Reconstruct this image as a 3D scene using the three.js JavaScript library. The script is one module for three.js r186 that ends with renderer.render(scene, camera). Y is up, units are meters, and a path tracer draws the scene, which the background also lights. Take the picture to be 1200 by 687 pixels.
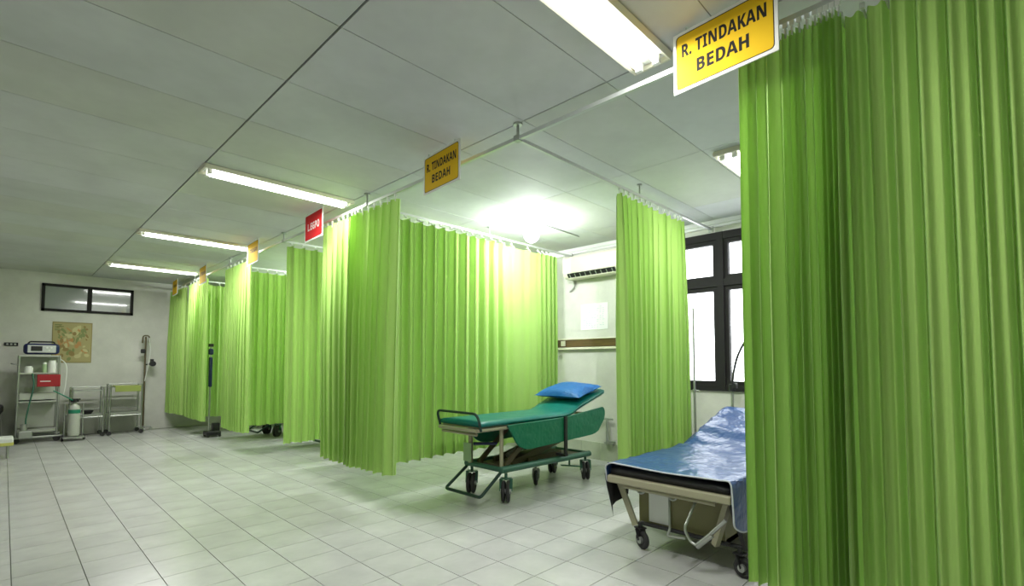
import * as THREE from 'three';
import { mergeGeometries } from 'three/addons/utils/BufferGeometryUtils.js';
import { RoundedBoxGeometry } from 'three/addons/geometries/RoundedBoxGeometry.js';
import { RectAreaLightUniformsLib } from 'three/addons/lights/RectAreaLightUniformsLib.js';

// ---------------------------------------------------------------- camera, sky, exposure
RectAreaLightUniformsLib.init();
const scene = new THREE.Scene();
const camera = new THREE.PerspectiveCamera(2 * Math.atan(343.5 / 581) * 180 / Math.PI, 1200 / 687, 0.05, 80);
camera.position.set(-1.87, 1.2174, 2.54);
{
  const yaw = 0.7969, pitch = 0.04836;
  camera.lookAt(camera.position.x + Math.sin(yaw) * Math.cos(pitch), camera.position.y + Math.sin(pitch), camera.position.z - Math.cos(yaw) * Math.cos(pitch));
}
camera.setViewOffset(1200, 687, 0, -54.9, 1200, 687);
camera.updateProjectionMatrix();
camera.updateMatrixWorld(true);
const renderer = new THREE.WebGLRenderer({ antialias: true });
renderer.toneMapping = THREE.LinearToneMapping;
renderer.toneMappingExposure = 2.45;
renderer.shadowMap.enabled = true;
scene.background = new THREE.Color(0.93, 0.98, 1.0);      // overcast daylight behind the window
scene.backgroundIntensity = 2.4;
const TUBE = { color: new THREE.Color(1.0, 1.0, 0.97), light: 30, glow: 3.2 };
const BULB = { color: new THREE.Color(0.97, 1.0, 1.0), light: 2.35, glow: 3 };

// ---------------------------------------------------------------- helpers
let seedState = 12345;
const seed = (n) => { seedState = n >>> 0; };
const rnd = () => { seedState = (seedState * 1664525 + 1013904223) >>> 0; return seedState / 4294967296; };
const rr = (a, b) => a + (b - a) * rnd();
const V = (x, y, z) => new THREE.Vector3(x, y, z);
const used = new Map();
function numbered(name) {
  const n = used.get(name) || 0; used.set(name, n + 1);
  return n ? name + '_' + String(n).padStart(3, '0') : name;
}
function shade(m) { m.castShadow = true; m.receiveShadow = true; return m; }
function prep(g) {
  const q = g.index ? g.toNonIndexed() : g;
  for (const k of Object.keys(q.attributes)) if (!['position', 'normal', 'uv'].includes(k)) q.deleteAttribute(k);
  return q;
}
function uvBox(g) {
  const p = g.attributes.position, n = g.attributes.normal, uv = new Float32Array(p.count * 2);
  for (let i = 0; i < p.count; i++) {
    const ax = Math.abs(n.getX(i)), ay = Math.abs(n.getY(i)), az = Math.abs(n.getZ(i));
    const x = p.getX(i), y = p.getY(i), z = p.getZ(i);
    if (ay >= ax && ay >= az) { uv[2 * i] = x; uv[2 * i + 1] = z; }
    else if (ax >= az) { uv[2 * i] = z; uv[2 * i + 1] = y; }
    else { uv[2 * i] = x; uv[2 * i + 1] = y; }
  }
  g.setAttribute('uv', new THREE.BufferAttribute(uv, 2));
  return g;
}
const joined = (list) => uvBox(list.length > 1 ? mergeGeometries(list.map(prep)) : prep(list[0]));
function place(g, x, y, z, rx = 0, ry = 0, rz = 0) {
  g.applyMatrix4(new THREE.Matrix4().compose(V(x, y, z), new THREE.Quaternion().setFromEuler(new THREE.Euler(rx, ry, rz, 'YXZ')), V(1, 1, 1)));
  return g;
}
const box = (w, h, d, x, y, z, rx, ry, rz) => place(new THREE.BoxGeometry(w, h, d), x, y, z, rx, ry, rz);
const span = (x0, x1, y0, y1, z0, z1) => box(x1 - x0, y1 - y0, z1 - z0, (x0 + x1) / 2, (y0 + y1) / 2, (z0 + z1) / 2);
const rbox = (w, h, d, r, x, y, z, rx, ry, rz) => place(new RoundedBoxGeometry(w, h, d, 2, r), x, y, z, rx, ry, rz);
const cyl = (r, h, x, y, z, rx, ry, rz, seg = 14, r2 = r) => place(new THREE.CylinderGeometry(r2, r, h, seg), x, y, z, rx, ry, rz);
function bar(a, b, r, seg = 8) {
  const A = V(...a), B = V(...b), d = B.clone().sub(A), g = new THREE.CylinderGeometry(r, r, d.length(), seg);
  g.applyQuaternion(new THREE.Quaternion().setFromUnitVectors(V(0, 1, 0), d.clone().normalize()));
  const c = A.add(B).multiplyScalar(0.5); g.translate(c.x, c.y, c.z); return g;
}
function beam(a, b, w, h) {          // flat bar of w (sideways) by h
  const A = V(...a), B = V(...b), d = B.clone().sub(A), g = new THREE.BoxGeometry(w, h, d.length());
  const m = new THREE.Matrix4().lookAt(A, B, Math.abs(d.clone().normalize().y) > 0.98 ? V(1, 0, 0) : V(0, 1, 0));
  g.applyMatrix4(m); const c = A.add(B).multiplyScalar(0.5); g.translate(c.x, c.y, c.z); return g;
}
function pipe(points, r, seg = 40, rad = 8, bend = 0.05) {   // bent tube with rounded corners
  const p = points.map((q) => V(...q)), path = new THREE.CurvePath();
  let from = p[0];
  for (let i = 1; i < p.length - 1; i++) {
    const a = p[i].clone().sub(p[i - 1]), b = p[i + 1].clone().sub(p[i]);
    const k = Math.min(bend, a.length() * 0.45, b.length() * 0.45);
    const s = p[i].clone().addScaledVector(a.normalize(), -k), e = p[i].clone().addScaledVector(b.normalize(), k);
    path.add(new THREE.LineCurve3(from, s)); path.add(new THREE.QuadraticBezierCurve3(s, p[i], e)); from = e;
  }
  path.add(new THREE.LineCurve3(from, p[p.length - 1]));
  return new THREE.TubeGeometry(path, seg, r, rad, false);
}
const wire = (points, r, seg = 30) => new THREE.TubeGeometry(new THREE.CatmullRomCurve3(points.map((q) => V(...q))), seg, r, 6, false);
function part(name, list, material, parent, label) {
  const m = shade(new THREE.Mesh(joined(Array.isArray(list) ? list : [list]), material));
  m.name = name; parent.add(m); if (label) m.userData.label = label; return m;
}
function thing(name, label, category, pos = [0, 0, 0], turn = 0, group) {
  const g = new THREE.Group(); g.name = numbered(name); scene.add(g);
  g.position.set(...pos); g.rotation.y = turn; g.userData = { label, category };
  if (group) g.userData.group = group; return g;
}
function setting(name, label, category) {
  const g = new THREE.Group(); g.name = name; g.userData = { kind: 'structure', label, category }; scene.add(g); return g;
}

// ---------------------------------------------------------------- textures (matter only: mottling, weave, print)
function noiseTex(size, octaves, lo, hi, sd, stretch = [1, 1], color = false) {
  seed(sd);
  const acc = new Float32Array(size * size);
  let amp = 1, tot = 0;
  for (const c of octaves) {
    const cx = Math.max(2, Math.round(c * stretch[0])), cy = Math.max(2, Math.round(c * stretch[1]));
    const grid = new Float32Array(cx * cy).map(() => rnd());
    for (let y = 0; y < size; y++) for (let x = 0; x < size; x++) {
      const u = x / size * cx, v = y / size * cy, x0 = Math.floor(u), y0 = Math.floor(v);
      let fx = u - x0, fy = v - y0; fx = fx * fx * (3 - 2 * fx); fy = fy * fy * (3 - 2 * fy);
      const g = (a, b) => grid[(b % cy) * cx + (a % cx)];
      acc[y * size + x] += amp * ((g(x0, y0) * (1 - fx) + g(x0 + 1, y0) * fx) * (1 - fy) + (g(x0, y0 + 1) * (1 - fx) + g(x0 + 1, y0 + 1) * fx) * fy);
    }
    tot += amp; amp *= 0.6;
  }
  const d = new Uint8Array(size * size * 4);
  for (let i = 0; i < acc.length; i++) { const v = Math.round(255 * (lo + (hi - lo) * acc[i] / tot)); d[4 * i] = d[4 * i + 1] = d[4 * i + 2] = v; d[4 * i + 3] = 255; }
  const t = new THREE.DataTexture(d, size, size); t.wrapS = t.wrapT = THREE.RepeatWrapping; t.magFilter = THREE.LinearFilter; t.minFilter = THREE.LinearFilter;
  if (color) t.colorSpace = THREE.SRGBColorSpace; t.needsUpdate = true; return t;
}
const rep = (t, u, v = u) => { const c = t.clone(); c.repeat.set(u, v); c.needsUpdate = true; return c; };
const mottle = noiseTex(256, [4, 9, 22, 60], 0.86, 1.0, 11, [1, 1], true);
const plaster = noiseTex(256, [3, 8, 20, 70], 0.84, 1.0, 17, [1, 1], true);
const gritBump = noiseTex(256, [40, 90, 128], 0, 1, 23);
const weave = noiseTex(256, [64, 128], 0, 1, 31, [1, 0.12]);
const woodTex = noiseTex(256, [6, 24, 80], 0.55, 1, 37, [0.2, 2], true);
const clothWrinkle = noiseTex(256, [5, 11, 24], 0, 1, 41);

// ---------------------------------------------------------------- materials
const std = (c, roughness = 0.6, metalness = 0, extra = {}) => new THREE.MeshStandardMaterial({ color: new THREE.Color().setRGB(...c), roughness, metalness, side: THREE.DoubleSide, ...extra });
const M = {
  wall: std([0.74, 0.74, 0.68], 0.75, 0, { map: rep(plaster, 0.5), bumpMap: rep(gritBump, 2), bumpScale: 0.0008 }),
  plinth: std([0.50, 0.54, 0.42], 0.35, 0, { map: rep(mottle, 1) }),
  grout: std([0.17, 0.18, 0.14], 0.9),
  joint: std([0.06, 0.075, 0.06], 0.9),
  white: std([0.80, 0.82, 0.78], 0.45),
  cream: std([0.74, 0.72, 0.58], 0.45),
  blackFrame: std([0.006, 0.005, 0.005], 0.75),
  black: std([0.015, 0.015, 0.016], 0.5),
  rubber: std([0.03, 0.03, 0.03], 0.75),
  steel: std([0.45, 0.47, 0.44], 0.3, 0.9),
  dullSteel: std([0.42, 0.44, 0.41], 0.42, 0.75),
  alu: std([0.62, 0.64, 0.62], 0.4, 0.6),
  whitePaint: std([0.50, 0.52, 0.46], 0.4),
  beigePaint: std([0.36, 0.34, 0.23], 0.42),
  khaki: std([0.22, 0.21, 0.09], 0.5),
  brownMetal: std([0.13, 0.105, 0.06], 0.5, 0.3),
  greenPaint: std([0.045, 0.15, 0.10], 0.4, 0.1),
  darkGreen: std([0.015, 0.045, 0.035], 0.4, 0.2),
  paleGreen: std([0.36, 0.50, 0.29], 0.5),
  tealVinyl: std([0.004, 0.19, 0.17], 0.38, 0, { bumpMap: rep(clothWrinkle, 1.5), bumpScale: 0.006 }),
  tealPanel: std([0.004, 0.165, 0.09], 0.42, 0, { bumpMap: rep(clothWrinkle, 2), bumpScale: 0.01 }),
  pillow: std([0.006, 0.13, 0.46], 0.5, 0, { bumpMap: rep(clothWrinkle, 3), bumpScale: 0.008 }),
  bluePlastic: std([0.03, 0.085, 0.25], 0.3, 0, { bumpMap: rep(clothWrinkle, 2.2), bumpScale: 0.012 }),
  piping: std([0.55, 0.58, 0.62], 0.5),
  wood: std([0.20, 0.12, 0.035], 0.5, 0, { map: rep(woodTex, 1.2) }),
  red: std([0.36, 0.012, 0.018], 0.4),
  monitorBlue: std([0.012, 0.018, 0.09], 0.35),
  green: std([0.02, 0.22, 0.13], 0.45),
  yellow: std([0.62, 0.60, 0.16], 0.6),
  glassGrey: new THREE.MeshPhysicalMaterial({ color: new THREE.Color(0.30, 0.33, 0.31), roughness: 0.12, metalness: 0, clearcoat: 1, clearcoatRoughness: 0.03, side: THREE.DoubleSide }),
  glass: new THREE.MeshPhysicalMaterial({ color: 0xffffff, roughness: 0.02, transmission: 1, thickness: 0, ior: 1.5, side: THREE.DoubleSide }),
};
const TILE = std([0.61, 0.613, 0.595], 0.24, 0, { map: rep(mottle, 0.8) });
const PANELS = [[0.70, 0.715, 0.72], [0.67, 0.69, 0.645], [0.715, 0.73, 0.745], [0.69, 0.715, 0.705]].map((c) => std(c, 0.8, 0, { map: rep(plaster, 0.35) }));
const curtainMat = (c, t) => new THREE.MeshPhysicalMaterial({ color: new THREE.Color().setRGB(...c), roughness: 1, transmission: t, thickness: 0, side: THREE.DoubleSide, bumpMap: rep(weave, 3, 3), bumpScale: 0.0006 });
const CURTAIN = curtainMat([0.46, 0.69, 0.185], 0.26);

// ---------------------------------------------------------------- structure
const XW = 3.45, XL = -4.4, ZF = -8.88, ZB = 4.4, H = 2.76, XR = 0.384, RAIL = 2.66, HEM = 0.30;
{
  const floor = setting('floor', 'pale grey ceramic tile floor with dark joints', 'floor');
  part('tile_bed', span(XL, XW, -0.2, -0.006, ZF, ZB), M.grout, floor);
  const geo = [0, 1, 2, 3, 4].map((k) => {      // five cuts of the same glaze
    const g = uvBox(prep(span(-0.1478, 0.1478, -0.012, 0, -0.1478, 0.1478))), u = g.attributes.uv;
    for (let i = 0; i < u.count; i++) u.setXY(i, u.getX(i) + k * 0.37, u.getY(i) + k * 0.71);
    return g;
  });
  const cells = [];
  for (let i = Math.ceil(XL / 0.3); i < Math.floor(XW / 0.3 + 0.5); i++) for (let j = Math.ceil(ZF / 0.3); j < Math.floor(ZB / 0.3); j++) {
    const c = V(i * 0.3 + 0.15, 0, j * 0.3 + 0.15), n = c.clone().project(camera), d = c.distanceTo(camera.position);
    const ahead = c.clone().sub(camera.position).dot(camera.getWorldDirection(V(0, 0, 0))) > 0.2;
    const seen = ahead && Math.abs(n.x) < 1.06 && n.y > -1.08 && n.y < 1;
    cells.push({ c, score: seen ? 1 / d : -d, k: Math.abs((i * 7 + j * 13 + i * j * 3) % 5) });
  }
  cells.sort((a, b) => b.score - a.score);
  cells.slice(0, 300).forEach((q) => {
    const t = shade(new THREE.Mesh(geo[q.k], TILE)); t.name = 'tile'; t.position.copy(q.c); floor.add(t);
  });
  const rest = cells.slice(300).map((q) => place(span(-0.1478, 0.1478, -0.012, 0, -0.1478, 0.1478), q.c.x, 0, q.c.z));
  const r = part('outer_tiles', rest, TILE, floor); r.userData.kind = 'stuff';
}
{
  const ceiling = setting('ceiling', 'pale grey-green panel ceiling with dark joints', 'ceiling');
  part('ceiling_backing', span(XL, XW, H + 0.012, H + 0.2, ZF, ZB), M.joint, ceiling);
  const xs = [XL, -3.3, -2.073, -0.845, 0.384, 1.613, 2.842, XW], zs = [ZB];
  for (let z = 0.44 + 0.622 * 6; z > ZF + 0.05; z -= 0.622) if (z < ZB - 0.05) zs.push(z);
  zs.push(ZF);
  const gx = [0, 0.002, 0.002, 0.0055, 0.004, 0.0022, 0.0022, 0];
  for (let a = 0; a < xs.length - 1; a++) for (let b = 0; b < zs.length - 1; b++) {
    const x0 = xs[a] + gx[a], x1 = xs[a + 1] - gx[a + 1], z1 = zs[b] - 0.0022, z0 = zs[b + 1] + 0.0022;
    const k = [0, 3, 2, 1, 3, 0, 1][(a * 3 + b * 2) % 7];
    part('ceiling_panel', span(x0, x1, H, H + 0.013, z0, z1), PANELS[k], ceiling);
  }
}
// window wall with opening, far wall with opening, plain walls behind and beside the camera
const WIN = { z0: -0.19, z1: 1.74, y0: 0.93, y1: 2.63 };
{
  const w = setting('wall_right', 'white plaster wall behind the curtained bays', 'wall');
  const t = XW + 0.18;
  part('wall_face', [span(XW, t, -0.2, H + 0.2, ZF, WIN.z0), span(XW, t, -0.2, H + 0.2, WIN.z1, ZB), span(XW, t, -0.2, WIN.y0, WIN.z0, WIN.z1), span(XW, t, WIN.y1, H + 0.2, WIN.z0, WIN.z1)], M.wall, w);
  const b = setting('baseboard_right', 'greyish tiled plinth along the foot of the bay wall', 'baseboard');
  for (let z = ZF; z < ZB - 0.3; z += 0.3) part('plinth_tile', span(XW - 0.012, XW, 0.0, 0.22, z + 0.0015, z + 0.2985), M.plinth, b);
  const c = setting('trim_1', 'grey cornice strip where the ceiling meets the bay wall', 'trim');
  part('cornice', [span(XW - 0.05, XW, H - 0.045, H, ZF, ZB), span(XW - 0.03, XW, H - 0.075, H - 0.045, ZF, ZB)], M.alu, c);
}
{
  const w = setting('window_1', 'bright window with thick black frame and transom panes', 'window');
  const bars = (list) => list.map((q) => span(XW - 0.02, XW + 0.08, ...q));
  part('window_frame', bars([[WIN.y0, WIN.y0 + 0.06, WIN.z0, WIN.z1], [WIN.y1 - 0.08, WIN.y1, WIN.z0, WIN.z1], [WIN.y0, WIN.y1, WIN.z0, WIN.z0 + 0.05], [WIN.y0, WIN.y1, WIN.z1 - 0.05, WIN.z1]]), M.blackFrame, w);
  part('transom_bar', span(XW - 0.022, XW + 0.082, 2.045, 2.12, WIN.z0 + 0.004, WIN.z1 - 0.004), M.blackFrame, w);
  const edges = [WIN.z0 + 0.05, 0.46, 1.10, WIN.z1 - 0.05];
  for (const z of [0.46, 1.10]) part('mullion', span(XW - 0.024, XW + 0.084, WIN.y0 + 0.004, WIN.y1 - 0.004, z - 0.035, z + 0.035), M.blackFrame, w);
  for (let k = 0; k < 3; k++) for (const [y0, y1] of [[WIN.y0 + 0.06, 2.045], [2.12, WIN.y1 - 0.08]]) {
    const z0 = edges[k] + (k ? 0.035 : 0), z1 = edges[k + 1] - (k < 2 ? 0.035 : 0), f = 0.045, X0 = XW - 0.005, X1 = XW + 0.05;
    const s = part('sash', [span(X0, X1, y0, y0 + f, z0, z1), span(X0, X1, y1 - f, y1, z0, z1), span(X0, X1, y0 + f, y1 - f, z0, z0 + f), span(X0, X1, y0 + f, y1 - f, z1 - f, z1)], M.blackFrame, w);
    part('pane', span(XW + 0.02, XW + 0.024, y0 + f, y1 - f, z0 + f, z1 - f), M.glass, s);
  }
}
const TR = { x0: -1.47, x1: -0.235, y0: 2.11, y1: 2.575 };
{
  const w = setting('wall_back', 'dull cream plaster wall at the far end of the ward', 'wall');
  part('wall_face', [span(XL - 0.18, TR.x0, -0.2, H + 0.2, ZF - 0.18, ZF), span(TR.x1, XW + 0.18, -0.2, H + 0.2, ZF - 0.18, ZF), span(TR.x0, TR.x1, -0.2, TR.y0, ZF - 0.18, ZF), span(TR.x0, TR.x1, TR.y1, H + 0.2, ZF - 0.18, ZF)], M.wall, w);
  const f = setting('window_2', 'black framed two-pane transom window high on the far wall', 'window');
  const z0 = ZF - 0.03, z1 = ZF + 0.03, e = 0.042, xm = (TR.x0 + TR.x1) / 2;
  part('window_frame', [span(TR.x0, TR.x1, TR.y0, TR.y0 + e, z0, z1), span(TR.x0, TR.x1, TR.y1 - e, TR.y1, z0, z1), span(TR.x0, TR.x0 + e, TR.y0, TR.y1, z0, z1), span(TR.x1 - e, TR.x1, TR.y0, TR.y1, z0, z1)], M.blackFrame, f);
  part('mullion', span(xm - 0.03, xm + 0.03, TR.y0 + e, TR.y1 - e, z0, z1), M.blackFrame, f);
  part('pane', span(TR.x0 + e, xm - 0.03, TR.y0 + e, TR.y1 - e, ZF - 0.012, ZF - 0.004), M.glassGrey, f);
  part('pane', span(xm + 0.03, TR.x1 - e, TR.y0 + e, TR.y1 - e, ZF - 0.012, ZF - 0.004), M.glassGrey, f);
  part('blind_back', span(TR.x0, TR.x1, TR.y0, TR.y1, ZF - 0.18, ZF - 0.1), M.wall, f);
}
{
  const l = setting('wall_left', 'cream plaster wall across the ward', 'wall');
  part('wall_face', span(XL - 0.18, XL, -0.2, H + 0.2, ZF, ZB), M.wall, l);
  const n = setting('wall_front', 'cream plaster wall at the near end of the ward', 'wall');
  part('wall_face', span(XL - 0.18, XW + 0.18, -0.2, H + 0.2, ZB, ZB + 0.18), M.wall, n);
}

// ---------------------------------------------------------------- ceiling lamps
const tubeMat = new THREE.MeshStandardMaterial({ color: 0xffffff, emissive: TUBE.color, emissiveIntensity: TUBE.glow, roughness: 0.4 });
const reflectorMat = std([0.86, 0.88, 0.82], 0.3);
function fluorescent(x0, x1, z, w, label) {
  const cx = (x0 + x1) / 2, L = x1 - x0, t = thing('fluorescent_light', label, 'ceiling light', [cx, H, z], 0, 'fluorescent ceiling lights');
  part('housing', [box(L, 0.012, w, 0, -0.006, 0), box(L, 0.03, 0.012, 0, -0.02, w / 2, 0.35), box(L, 0.03, 0.012, 0, -0.02, -w / 2, -0.35), box(0.012, 0.035, w, L / 2, -0.0175, 0), box(0.012, 0.035, w, -L / 2, -0.0175, 0)], M.cream, t);
  part('reflector', [box(L - 0.03, 0.004, w - 0.03, 0, -0.014, 0)], reflectorMat, t);
  for (const s of [-1, 1]) {
    part('tube', cyl(0.014, L - 0.11, 0, -0.042, s * w * 0.24, 0, 0, Math.PI / 2, 12), tubeMat, t);
    for (const e of [-1, 1]) part('socket', [box(0.022, 0.045, 0.034, e * (L / 2 - 0.045), -0.036, s * w * 0.24)], M.white, t);
  }
  const a = new THREE.RectAreaLight(TUBE.color, TUBE.light, L - 0.24, w * 0.8);
  a.position.set(0, -0.06, 0); a.rotation.x = -Math.PI / 2; a.name = 'tube_glow'; a.castShadow = true; t.add(a);
}
fluorescent(-0.845, 0.384, 1.335, 0.2, 'wide open twin-tube fluorescent light beside the big yellow sign');
fluorescent(-0.845, 0.384, -1.84, 0.18, 'twin-tube fluorescent light ending at the red sign');
fluorescent(-0.845, 0.384, -4.47, 0.18, 'twin-tube fluorescent light between the red sign and the far wall lamp');
fluorescent(-0.845, 0.384, -7.03, 0.18, 'twin-tube fluorescent light closest to the far wall transom window');
fluorescent(1.70, 2.84, 1.2, 0.18, 'twin-tube fluorescent light in the bay above the blue bed');
function bulbLamp(z, label, power = 1) {
  const t = thing('bulb_lamp', label, 'ceiling lamp', [2.03, H, z], 0, 'ceiling bulbs in the bays');
  part('ceiling_rose', [cyl(0.055, 0.025, 0, -0.0125, 0, 0, 0, 0, 20), cyl(0.028, 0.045, 0, -0.045, 0, 0, 0, 0, 16, 0.036)], M.dullSteel, t);
  const glow = new THREE.MeshStandardMaterial({ color: 0xffffff, emissive: BULB.color, emissiveIntensity: BULB.glow, roughness: 0.4 });
  const prof = []; for (let k = 0; k <= 16; k++) { const a = k / 16 * Math.PI; prof.push(new THREE.Vector2(Math.max(0.001, 0.086 * Math.sin(a) * (k > 11 ? 1 - 0.04 * (k - 11) : 1)), -0.158 - 0.092 * Math.cos(a))); }
  part('bulb', new THREE.LatheGeometry(prof, 24), glow, t);
  part('ceiling_cable', [pipe([[0.04, -0.008, 0], [0.4, -0.008, -0.015], [0.9, -0.008, -0.04]], 0.007, 20, 6)], M.dullSteel, t);
  const p = new THREE.PointLight(BULB.color, BULB.light * power, 0, 2); p.position.set(0, -0.132, 0); p.shadow.radius = 4.2; p.castShadow = true; p.name = 'bulb_glow'; t.add(p);
}
bulbLamp(-0.98, 'round white bulb on a metal ceiling rose above the green stretcher');
bulbLamp(-2.75, 'ceiling bulb inside the bay behind the pleated cross curtain');
bulbLamp(-4.7, 'ceiling bulb inside the bay behind the red sign curtain');
bulbLamp(-6.6, 'ceiling bulb inside the bay before the slim black stand');

// ---------------------------------------------------------------- curtain rails
{
  const r = thing('curtain_rail', 'long white rail running along the front of all bays', 'curtain rail', [XR, 0, 0]);
  part('rail_bar', [span(-0.011, 0.011, RAIL - 0.012, RAIL + 0.012, ZF, 3.2)], M.alu, r);
  for (const z of [2.4, 0.39, -1.5, -3.42, -5.4, -7.32]) part('hanger', [bar([0, RAIL, z], [0, H, z], 0.009), cyl(0.03, 0.012, 0, H - 0.006, z), box(0.04, 0.035, 0.04, 0, RAIL, z)], M.dullSteel, r);
  const names = [[0.39, 'white divider rail meeting the front rail between the blue bed and green stretcher'], [-1.5, 'divider rail carrying the curtain behind the green stretcher'], [-3.42, 'divider rail behind the red sign'], [-5.4, 'divider rail carrying the third cross curtain'], [-7.32, 'divider rail closest to the far wall']];
  for (const [z, label] of names) {
    const d = thing('curtain_rail', label, 'curtain rail', [0, 0, z]);
    part('rail_bar', span(XR + 0.022, XW - 0.052, RAIL - 0.011, RAIL + 0.011, -0.011, 0.011), M.alu, d);
    part('hanger', [bar([1.9, RAIL, 0], [1.9, H, 0], 0.007), cyl(0.022, 0.01, 1.9, H - 0.005, 0)], M.dullSteel, d);
    part('wall_bracket', box(0.02, 0.06, 0.05, XW - 0.06, RAIL, 0), M.dullSteel, d);
  }
}

// ---------------------------------------------------------------- curtains
// a cloth sheet hung from a to b, with folds: 'pleat' = flat lengths with narrow ridges, 'bunch' = deep soft folds
function curtain(label, a, b, o) {
  seed(o.seed);
  const A = V(a[0], 0, a[1]), B = V(b[0], 0, b[1]), dir = B.clone().sub(A), L = dir.length(); dir.normalize();
  const nrm = V(-dir.z, 0, dir.x);
  const t = thing('curtain', label, 'curtain', [A.x, 0, A.z], 0, o.group);
  const top = o.top ?? 2.605, hem = o.hem ?? HEM, n = o.folds;
  // fold positions, widths vary a little
  const w = []; let sum = 0; for (let i = 0; i < n; i++) { const v = (o.widths ? o.widths(i / n) : 1) * rr(1 - o.vary, 1 + o.vary); w.push(v); sum += v; }
  const ampK = w.map(() => rr(0.65, 1.15)), lean = w.map(() => rr(-1, 1)), ph = w.map(() => rr(-0.5, 0.5)), sw = w.map(() => rr(0, 6.28));
  const per = o.res ?? 14, rows = 26, cols = n * per, pos = [], uv = [], idx = [];
  const start = []; let acc = 0; for (const v of w) { start.push(acc / sum); acc += v; } start.push(1);
  for (let j = 0; j <= rows; j++) {
    const v = j / rows;
    for (let i = 0; i <= cols; i++) {
      const f = Math.min(n - 1, Math.floor(i / per)), u = i / per - f, g = Math.min(n - 1, f + 1);
      const k = ampK[f] * (1 - u) + ampK[g] * u, ln = lean[f] * (1 - u) + lean[g] * u;
      const width = (start[f + 1] - start[f]) * L;
      let s = (start[f] + (start[f + 1] - start[f]) * u) * L, off;
      const open = 0.55 + 0.45 * Math.min(1, v * 2.2);
      if (o.shape === 'pleat') {
        const c = Math.abs(u - 0.5), ridge = Math.exp(-Math.pow(c / (o.ridge ?? 0.12), 2));
        off = o.amp * k * (ridge - 0.28 * Math.cos((u - 0.5) * 2 * Math.PI * 1) * (1 - ridge)) * (0.8 + 0.2 * open);
        s += width * 0.05 * ln * v * ridge;
      } else {
        const p = u * 2 * Math.PI;
        off = o.amp * k * open * (Math.sin(p) + 0.28 * Math.sin(2 * p + ph[f] * 2) * Math.sin(Math.PI * u));
        s += width * (0.16 * Math.sin(2 * p) * open + 0.12 * ln * v * Math.sin(Math.PI * u));
      }
      off += o.sway * Math.sin(s / L * 5.2 + o.seed + v * 0.8) * v;
      off += 0.006 * Math.sin(sw[f] + v * 7) * v * Math.sin(Math.PI * u);
      s += o.drift ? o.drift * v * (s / L - 0.5) * 2 : 0;
      const y = top + (hem - top) * v + (j === rows ? 0.006 * Math.sin(sw[f] + u * 3) : 0) - (j === 0 ? 0.012 * Math.pow(Math.sin(Math.PI * (u + 0.5)), 2) : 0);
      pos.push(dir.x * s + nrm.x * off, y, dir.z * s + nrm.z * off); uv.push(i / per * 0.22, y);
    }
  }
  for (let j = 0; j < rows; j++) for (let i = 0; i < cols; i++) { const q = j * (cols + 1) + i, r = q + cols + 1; idx.push(q, r, q + 1, q + 1, r, r + 1); }
  const geo = new THREE.BufferGeometry(); geo.setAttribute('position', new THREE.Float32BufferAttribute(pos, 3)); geo.setAttribute('uv', new THREE.Float32BufferAttribute(uv, 2)); geo.setIndex(idx); geo.computeVertexNormals();
  const cloth = shade(new THREE.Mesh(geo, CURTAIN)); cloth.name = 'cloth'; t.add(cloth);
  if (o.hooks !== false) for (let f = 0; f < n; f += o.hookStep ?? 1) {
    const i = Math.min(cols, f * per + Math.floor(per / 2)) * 3, x = pos[i], z = pos[i + 2], along = x * dir.x + z * dir.z;
    const q = [dir.x * along, 0, dir.z * along];
    part('hook', [bar([x, top - 0.02, z], [q[0], RAIL - 0.024, q[2]], 0.005, 6), box(0.016, 0.022, 0.016, q[0], RAIL - 0.0235, q[2])], M.white, t);
  }
  return t;
}
const FR = 'green ward curtains';
curtain('olive green curtain with broad flat folds hanging against the gathered curtain under the big sign', [XR + 0.085, 2.10], [XR + 0.03, 2.95], { seed: 5, folds: 12, amp: -0.075, vary: 0.3, ridge: 0.15, top: 2.635, shape: 'pleat', sway: 0.012, group: FR, res: 20 });
curtain('tightly gathered grey-green curtain hanging below the big yellow sign', [XR, 1.755], [XR - 0.01, 2.15], { seed: 8, folds: 13, amp: 0.045, vary: 0.35, shape: 'bunch', sway: 0.01, group: FR, widths: (u) => u < 0.25 ? 1.7 : 0.8 });
curtain('gathered green curtain between the blue bed and the green stretcher', [1.55, 0.385], [2.74, 0.38], { drift: -0.04, seed: 21, folds: 13, amp: 0.065, vary: 0.55, shape: 'bunch', sway: 0.02, group: FR });
curtain('evenly pleated green cross curtain behind the foot of the green stretcher', [0.45, -1.5], [2.15, -1.52], { seed: 33, folds: 12, ridge: 0.1, amp: 0.095, vary: 0.1, shape: 'pleat', sway: 0.015, group: FR });
curtain('pale green cross curtain with a flat stretch behind the blue pillow', [2.15, -1.54], [3.12, -1.53], { seed: 35, folds: 7, ridge: 0.1, amp: 0.065, vary: 0.15, shape: 'pleat', sway: 0.01, widths: (u) => u < 0.2 ? 4 : 1, group: FR });
curtain('dark gathered green curtain at the front corner beside the pleated cross curtain', [XR, -2.32], [XR, -0.97], { drift: -0.055, seed: 41, folds: 14, amp: 0.07, vary: 0.5, shape: 'bunch', sway: 0.012, group: FR });
curtain('pleated green cross curtain hanging behind the red sign', [XR + 0.02, -3.4], [3.12, -3.42], { seed: 51, folds: 20, ridge: 0.1, amp: 0.09, vary: 0.12, shape: 'pleat', sway: 0.012, group: FR });
curtain('pale front curtain below the small yellow sign past the red sign', [XR, -5.56], [XR, -4.55], { seed: 55, folds: 12, amp: 0.05, vary: 0.3, shape: 'bunch', sway: 0.012, group: FR, hookStep: 2 });
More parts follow.
